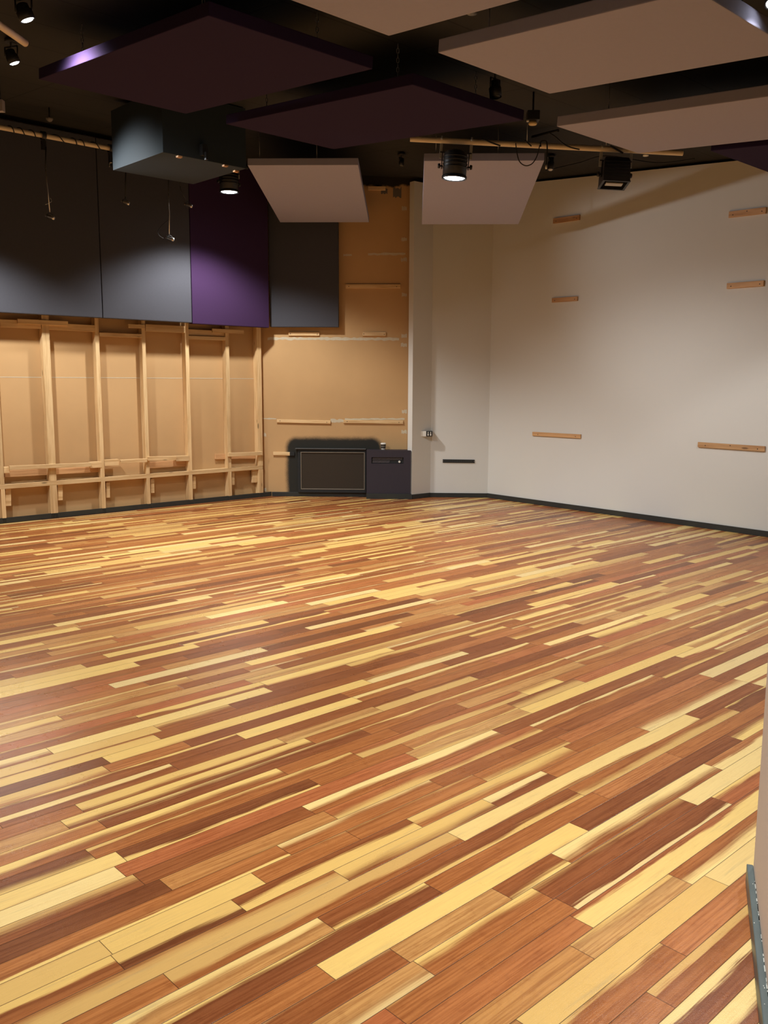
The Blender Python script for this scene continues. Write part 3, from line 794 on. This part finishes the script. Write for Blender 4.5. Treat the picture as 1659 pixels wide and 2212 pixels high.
# ------------------------------------------------------------------ small spotlights under the ceiling
def spotlight(label, lens, dirn, r, ln, lit, z_up=True, pale=False, glow=1):
    """lens = centre of the front, dirn = beam direction"""
    d = dirn.normalized(); az = -d; ax = az.orthogonal().normalized(); ay = az.cross(ax)
    c = lens - d*ln
    root = empty('spotlight', frame(lens, ax, ay, az), label, 'spotlight', 'small spotlights under the ceiling')
    mw = MW[root.name]
    obj('spot_body', lambda bm: bm_lathe(bm, [(r*.9, .012), (r*.86, 0), (r, 0), (r, ln*.55), (r*.82, ln*.62), (r*.8, ln*.9), (r*.5, ln)], 22), BLACK, root, mw)
    obj('lens', lambda bm: bm_lathe(bm, [(.0005, -.004*glow), (r*.6, -.003*glow), (r*.84, .006)], 22), LIT if lit else (PLAST if pale else plain('spot_glass', (.08, .08, .07), .2)), root, mw)
    m = lens - d*ln*.55; zt = ceil_z(m)+.026
    def br(bm):
        for s in (-1, 1):
            bm_tube(bm, [m+ax*r*1.12*s, m+ax*r*1.12*s+Z*(r*1.4)], .006, 6)
        bm_tube(bm, [m-ax*r*1.14+Z*r*1.4, m+ax*r*1.14+Z*r*1.4], .006, 6)
        bm_tube(bm, [m+Z*r*1.4, V((m.x, m.y, zt))], .008, 8)
    obj('bracket', br, BLACK, root)
    if zt-m.z > .08: obj('mount_plate', lambda bm: bm_tube(bm, [V((m.x, m.y, zt-.035)), V((m.x, m.y, zt-.01))], .045, 18), BLACK, root)
    return root
sA = on_ceil(60, 44, .15); sB = on_ceil(32, 137, .15); sC = on_ceil(1674, 10, .25)
aimA = V((.35, .25, -1)); 
spotlight('lit spotlight at the upper left corner, above the end of the cream pipe', sA, V((.35, .2, -1)), .05, .10, True)
spotlight('lit spotlight at upper left, just below the end of the cream pipe', sB, V((.35, .2, -1)), .045, .10, True)
spotlight('lit spotlight at the upper right picture corner', sC, V((-.25, -.3, -1)), .05, .16, True)
spotlight('black unlit spotlight on the ceiling between the two sloping pale panels', on_ceil(867.5, 358, .12), V((.05, -.15, -1)), .03, .085, False)
spotlight('black unlit spotlight with a pale lens, beside the pale sloping panel', on_ceil(1189, 367, .14), V((-.08, -.2, -1)), .035, .15, False, pale=True)
spotlight('black unlit spotlight under the ceiling above the central purple panel', on_ceil(1071, 210, .22), V((.1, -.1, -1)), .045, .12, False)

# small ceiling fittings
def fitting(name, label, cat, pos, parts, group=None):
    root = empty(name, M.Translation(pos), label, cat, group)
    for n, b, m in parts: obj(n, b, m, root, MW[root.name])
    zt = ceil_z(pos)+.026-pos.z
    obj('stem', lambda bm: bm_tube(bm, [(0, 0, .01), (0, 0, zt)], .008, 8), BLACK, root, MW[root.name])
    return root
fitting('junction_box', 'black junction box with a brassy underside beside the central purple panel tip', 'junction box', on_ceil(1151, 262, .2),
        [('box_body', lambda bm: bm_box(bm, -.05, .05, -.05, .05, .0, .075, .006), BLACK),
         ('brass_plate', lambda bm: bm_lathe(bm, [(.03, -.028), (.036, -.02), (.03, -.001)], 14), YELL),
         ('white_tip', lambda bm: bm_box(bm, -.056, -.036, -.045, -.025, -.012, -.001, .003), PLAST)])
fitting('sprinkler_head', 'small white sprinkler head between the two upper pale panels', 'sprinkler', on_ceil(1020, 26, .1),
        [('sprinkler_body', lambda bm: bm_lathe(bm, [(.012, -.012), (.03, -.010), (.03, -.002), (.014, .012), (.016, .03)], 16), PLAST)])
fitting('sprinkler_head', 'tiny white tipped fitting beside the unlit square floodlight', 'sprinkler', on_ceil(1395, 336, .12),
        [('sprinkler_body', lambda bm: bm_lathe(bm, [(.02, -.006), (.028, -.004), (.028, .008)], 16), PLAST), ('fitting_cap', lambda bm: bm_lathe(bm, [(.028, .009), (.032, .03)], 16), BLACK)])
fitting('junction_box', 'pale grey junction box at the left picture edge above the wound pipe', 'junction box', on_ceil(1, 229, .2),
        [('box_body', lambda bm: bm_box(bm, -.05, .03, -.03, .03, -.05, .05, .006), plain('pale_grey_box', (.38, .35, .38), .6))])
fitting('sensor', 'small grey domed sensor on the ceiling above the wound pipe', 'sensor', on_ceil(107, 257, .08),
        [('dome', lambda bm: bm_lathe(bm, [(.004, -.028), (.02, -.022), (.034, -.004), (.036, .012)], 18), plain('grey_dome', (.16, .15, .14), .5))])

# ------------------------------------------------------------------ hanging microphones on the left pipe
def lp(x, y, r=RPI-.055): return on(x, y, R*r, R)
def mic(label, top, pts, ball, loop=None, r=.022, rod=STEEL, extra=None):
    root = empty('hanging_microphone', M.Translation(lp(*top)), label, 'microphone', 'microphones hung from the left pipe')
    t = lp(*top); d0 = RPI
    pz = p3.z
    def clampb(bm):
        q = L*t.dot(L)+R*RPI; q.z = pz
        bm_tube(bm, [q-L*.022, q+L*.022], .042, 14, False); bm_box_at(bm, q+Z*-.095, .02, .02, .045)
    obj('pipe_clamp', clampb, BLACK, root)
    P = [V((t.x, t.y, pz-.12))] + [lp(*q) for q in pts]
    obj('drop_rod', lambda bm: bm_tube(bm, P[1:], .0055, 8), rod, root)
    if (P[0]-P[1]).length > .03: obj('black_cable', lambda bm: bm_tube(bm, [P[0], P[1]], .007, 8), RUBBER, root)
    b = lp(*ball)
    def mb(bm):
        ax = (L*.7-Z*.3-R*.6).normalized()
        bm_tube(bm, [b-ax*.05, b-ax*.045, b+ax*.02, b+ax*.028, b+ax*.045, b+ax*.05], [.006, .014, .016, .021, .02, .01], 14)
    obj('microphone_body', mb, STEEL, root)
    obj('shock_ring', lambda bm: bm_tube(bm, [b+L*.034*math.cos(k*math.pi/8)+Z*.034*math.sin(k*math.pi/8) for k in range(17)], .003, 6), BLACK, root)
    if loop: obj('cable_loop', lambda bm: bm_tube(bm, smoothpts([lp(*q) for q in loop]), .0035, 6), STEEL if extra else RUBBER, root)
    return root
def bm_box_at(bm, c, a, b, h):
    vs = []
    for i in (-1, 1):
        for j in (-1, 1):
            for k in (-1, 1): vs.append(bm.verts.new(c+L*a*i+R*b*j+Z*h*k))
    for f in [(0, 1, 3, 2), (4, 6, 7, 5), (0, 4, 5, 1), (2, 3, 7, 6), (0, 2, 6, 4), (1, 5, 7, 3)]: bm.faces.new([vs[i] for i in f])
mic('small silver microphone on a long bright rod before the leftmost grey panel', (98, 293), [(98.5, 366), (101.5, 397), (103, 408), (107.5, 458)], (108, 468),
    [(98, 442), (105, 439), (111, 435), (110, 430), (108.5, 428)], extra=1)
mic('small silver microphone on a bright rod below the black bulkhead box', (363.5, 343), [(364, 418), (364.5, 445), (366, 460), (365.5, 506)], (367, 515),
    [(364, 475), (350, 487), (341, 500), (344, 509), (353, 515)])
mic('pair of tiny pale fittings on a dark drop before the second grey panel', (271, 325), [(271, 425), (271, 432)], (270.5, 437), rod=BLACK)
mic('dark slanting microphone with pale ends beside the purple wall panel', (388, 348), [(389, 402), (390, 410), (405, 436)], (407, 443), rod=BLACK)
# cable wound on the left pipe
def wound(bm):
    a = lp(15, 278, RPI); b = lp(228, 318, RPI); a.z = b.z = p3.z; pts = []
    n = 220; th = .4
    for k in range(n+1):
        t = k/n; q = a.lerp(b, t)
        th += (1+.75*math.sin(t*11)+.4*math.sin(t*29))*2*math.pi*6.2/n
        pts.append(q + R*.031*math.cos(th) + Z*.031*math.sin(th))
    bm_tube(bm, pts, .0052, 6)
tag(obj('wound_cable', wound, RUBBER), 'black cable wound round the cream pipe along the left wall', 'cable')
q = lp(238, 322, RPI); q.z = p3.z
hk = empty('pipe_clamp', M.Translation(q), 'black clamp with a small hook on the wound pipe beside the bulkhead box', 'clamp')
obj('clamp_body', lambda bm: (bm_tube(bm, [q-L*.02, q+L*.02], .042, 14, False), bm_box_at(bm, q-Z*.115, .018, .018, .07)), BLACK, hk)
e = lp(236, 352)
obj('hook', lambda bm: bm_tube(bm, smoothpts([q-Z*.14, e+L*.03+Z*.01, e+L*.005, e-Z*.04]), .006, 6), STEEL, hk)

# cables on the right pipe
def cable(label, pts, r=.006, y=YPI-.055):
    P = [on(p[0], p[1], V((0, p[2] if len(p) > 2 else y, 0)), Y) for p in pts]
    return tag(obj('cable', lambda bm: bm_tube(bm, smoothpts(P), r, 7), RUBBER), label, 'cable', 'black cables on the right pipe')
cable('thin black cable hanging in a round loop below the cream pipe', [(1114, 309), (1117, 332), (1123, 350), (1136, 358), (1150, 353), (1160, 337), (1166, 314)], .0045)
o = cable('black cable hooked over the cream pipe and hanging straight down', [(1168, 317), (1168, 307), (1173, 304.5), (1180, 306), (1182, 318), (1181, 345), (1180, 356)], .006)
e0 = on(1180, 357, V((0, YPI-.04, 0)), Y)
obj('cable_plug', lambda bm: bm_tube(bm, [e0, e0-Z*.03], .009, 10), PLAST, o)
cable('short black cable crossing the cream pipe right of the lit floodlight', [(1042, 301), (1050, 303), (1064, 309), (1081, 315)], .007)
cable('black cable crossing the cream pipe just left of the round loop', [(1132, 303), (1139, 308), (1148, 316)], .006)
cable('black cable dropping from the ceiling across the cream pipe towards the unlit floodlight', [(1186, 287, 8.22), (1200, 296, 8.22), (1216, 310, 8.22), (1232, 318, 8.22), (1252, 323, 8.22)], .006)
cable('short black lead on top of the unlit square floodlight', [(1318, 315), (1336, 325), (1346, 331)], .008)
def ccable(label, pts, r=.008):
    P = [on_ceil(*p, .02) for p in pts]
    return tag(obj('ceiling_cable', lambda bm: bm_tube(bm, smoothpts(P), r, 7), RUBBER), label, 'cable', 'black cables along the ceiling')
ccable('black cable along the ceiling running from the junction box to the lower right pale panel', [(1150, 296), (1180, 288), (1206, 282)], .014)
ccable('long thin black cable along the ceiling above the white wall, behind the pipe', [(1180, 368), (1250, 352), (1310, 337), (1420, 352), (1500, 343)], .006)

# ------------------------------------------------------------------ light
def spot(loc, aim, power, size=118, blend=.25, r=.09, col=(1, .97, .92)):
    d = bpy.data.lights.new('lamp', 'SPOT'); d.energy = power; d.spot_size = rad(size); d.spot_blend = blend; d.shadow_soft_size = r; d.color = col
    o = bpy.data.objects.new('lamp', d); COL.objects.link(o); o.location = loc
    o.rotation_euler = V(aim).to_track_quat('-Z', 'Y').to_euler(); return o
PW = 1.05
WH = (.985, 1, .98)
spot(m1 @ V((0, 0, -.36)), (.3, .1, -1), 310*PW, 136, .8, col=WH)
spot(m3 @ V((0, 0, -.36)), (0, 0, -1), 335*PW, 130, .5, col=WH)
pl_ = L*3.05+R*8.85; pl_.z = 3.5
spot(pl_, (0, 0, -1), 320*PW, 132, .5, col=WH)
spot(pl_, L*1.175-R*.8-Z*.06, 280*PW, 40, .9, col=(.95, .98, 1))  # added spot, put in only to brighten the bulkhead box's left face
spot(sA+Z*-.02, L*.62-Z*.78, 260*PW, 102, .9, col=WH)
spot(sB+Z*-.02, L*.62-Z*.78, 230*PW, 102, .95, col=WH)
spot(sC+Z*-.03, (0, 0, -1), 160*PW, 100, .3, col=WH)
spot(V((3.6, 6.0, 3.55)), (.1, .05, -1), 160*PW, 128, .2, col=WH)
spot(V((.4, 2.6, 3.35)), (0, .1, -1), 290*PW, 110, .4, col=WH)
spot(V((-2.2, 2.2, 3.6)), (0, .1, -1), 340*PW, 110, .4, col=WH)
spot(V((-6, 4.5, 3.8)), (0, .1, -1), 340*PW, 120, .4, col=WH)
w = bpy.data.worlds.new('world'); S.world = w; w.use_nodes = True
w.node_tree.nodes['Background'].inputs[0].default_value = (.6, .5, .42, 1)
w.node_tree.nodes['Background'].inputs[1].default_value = .02
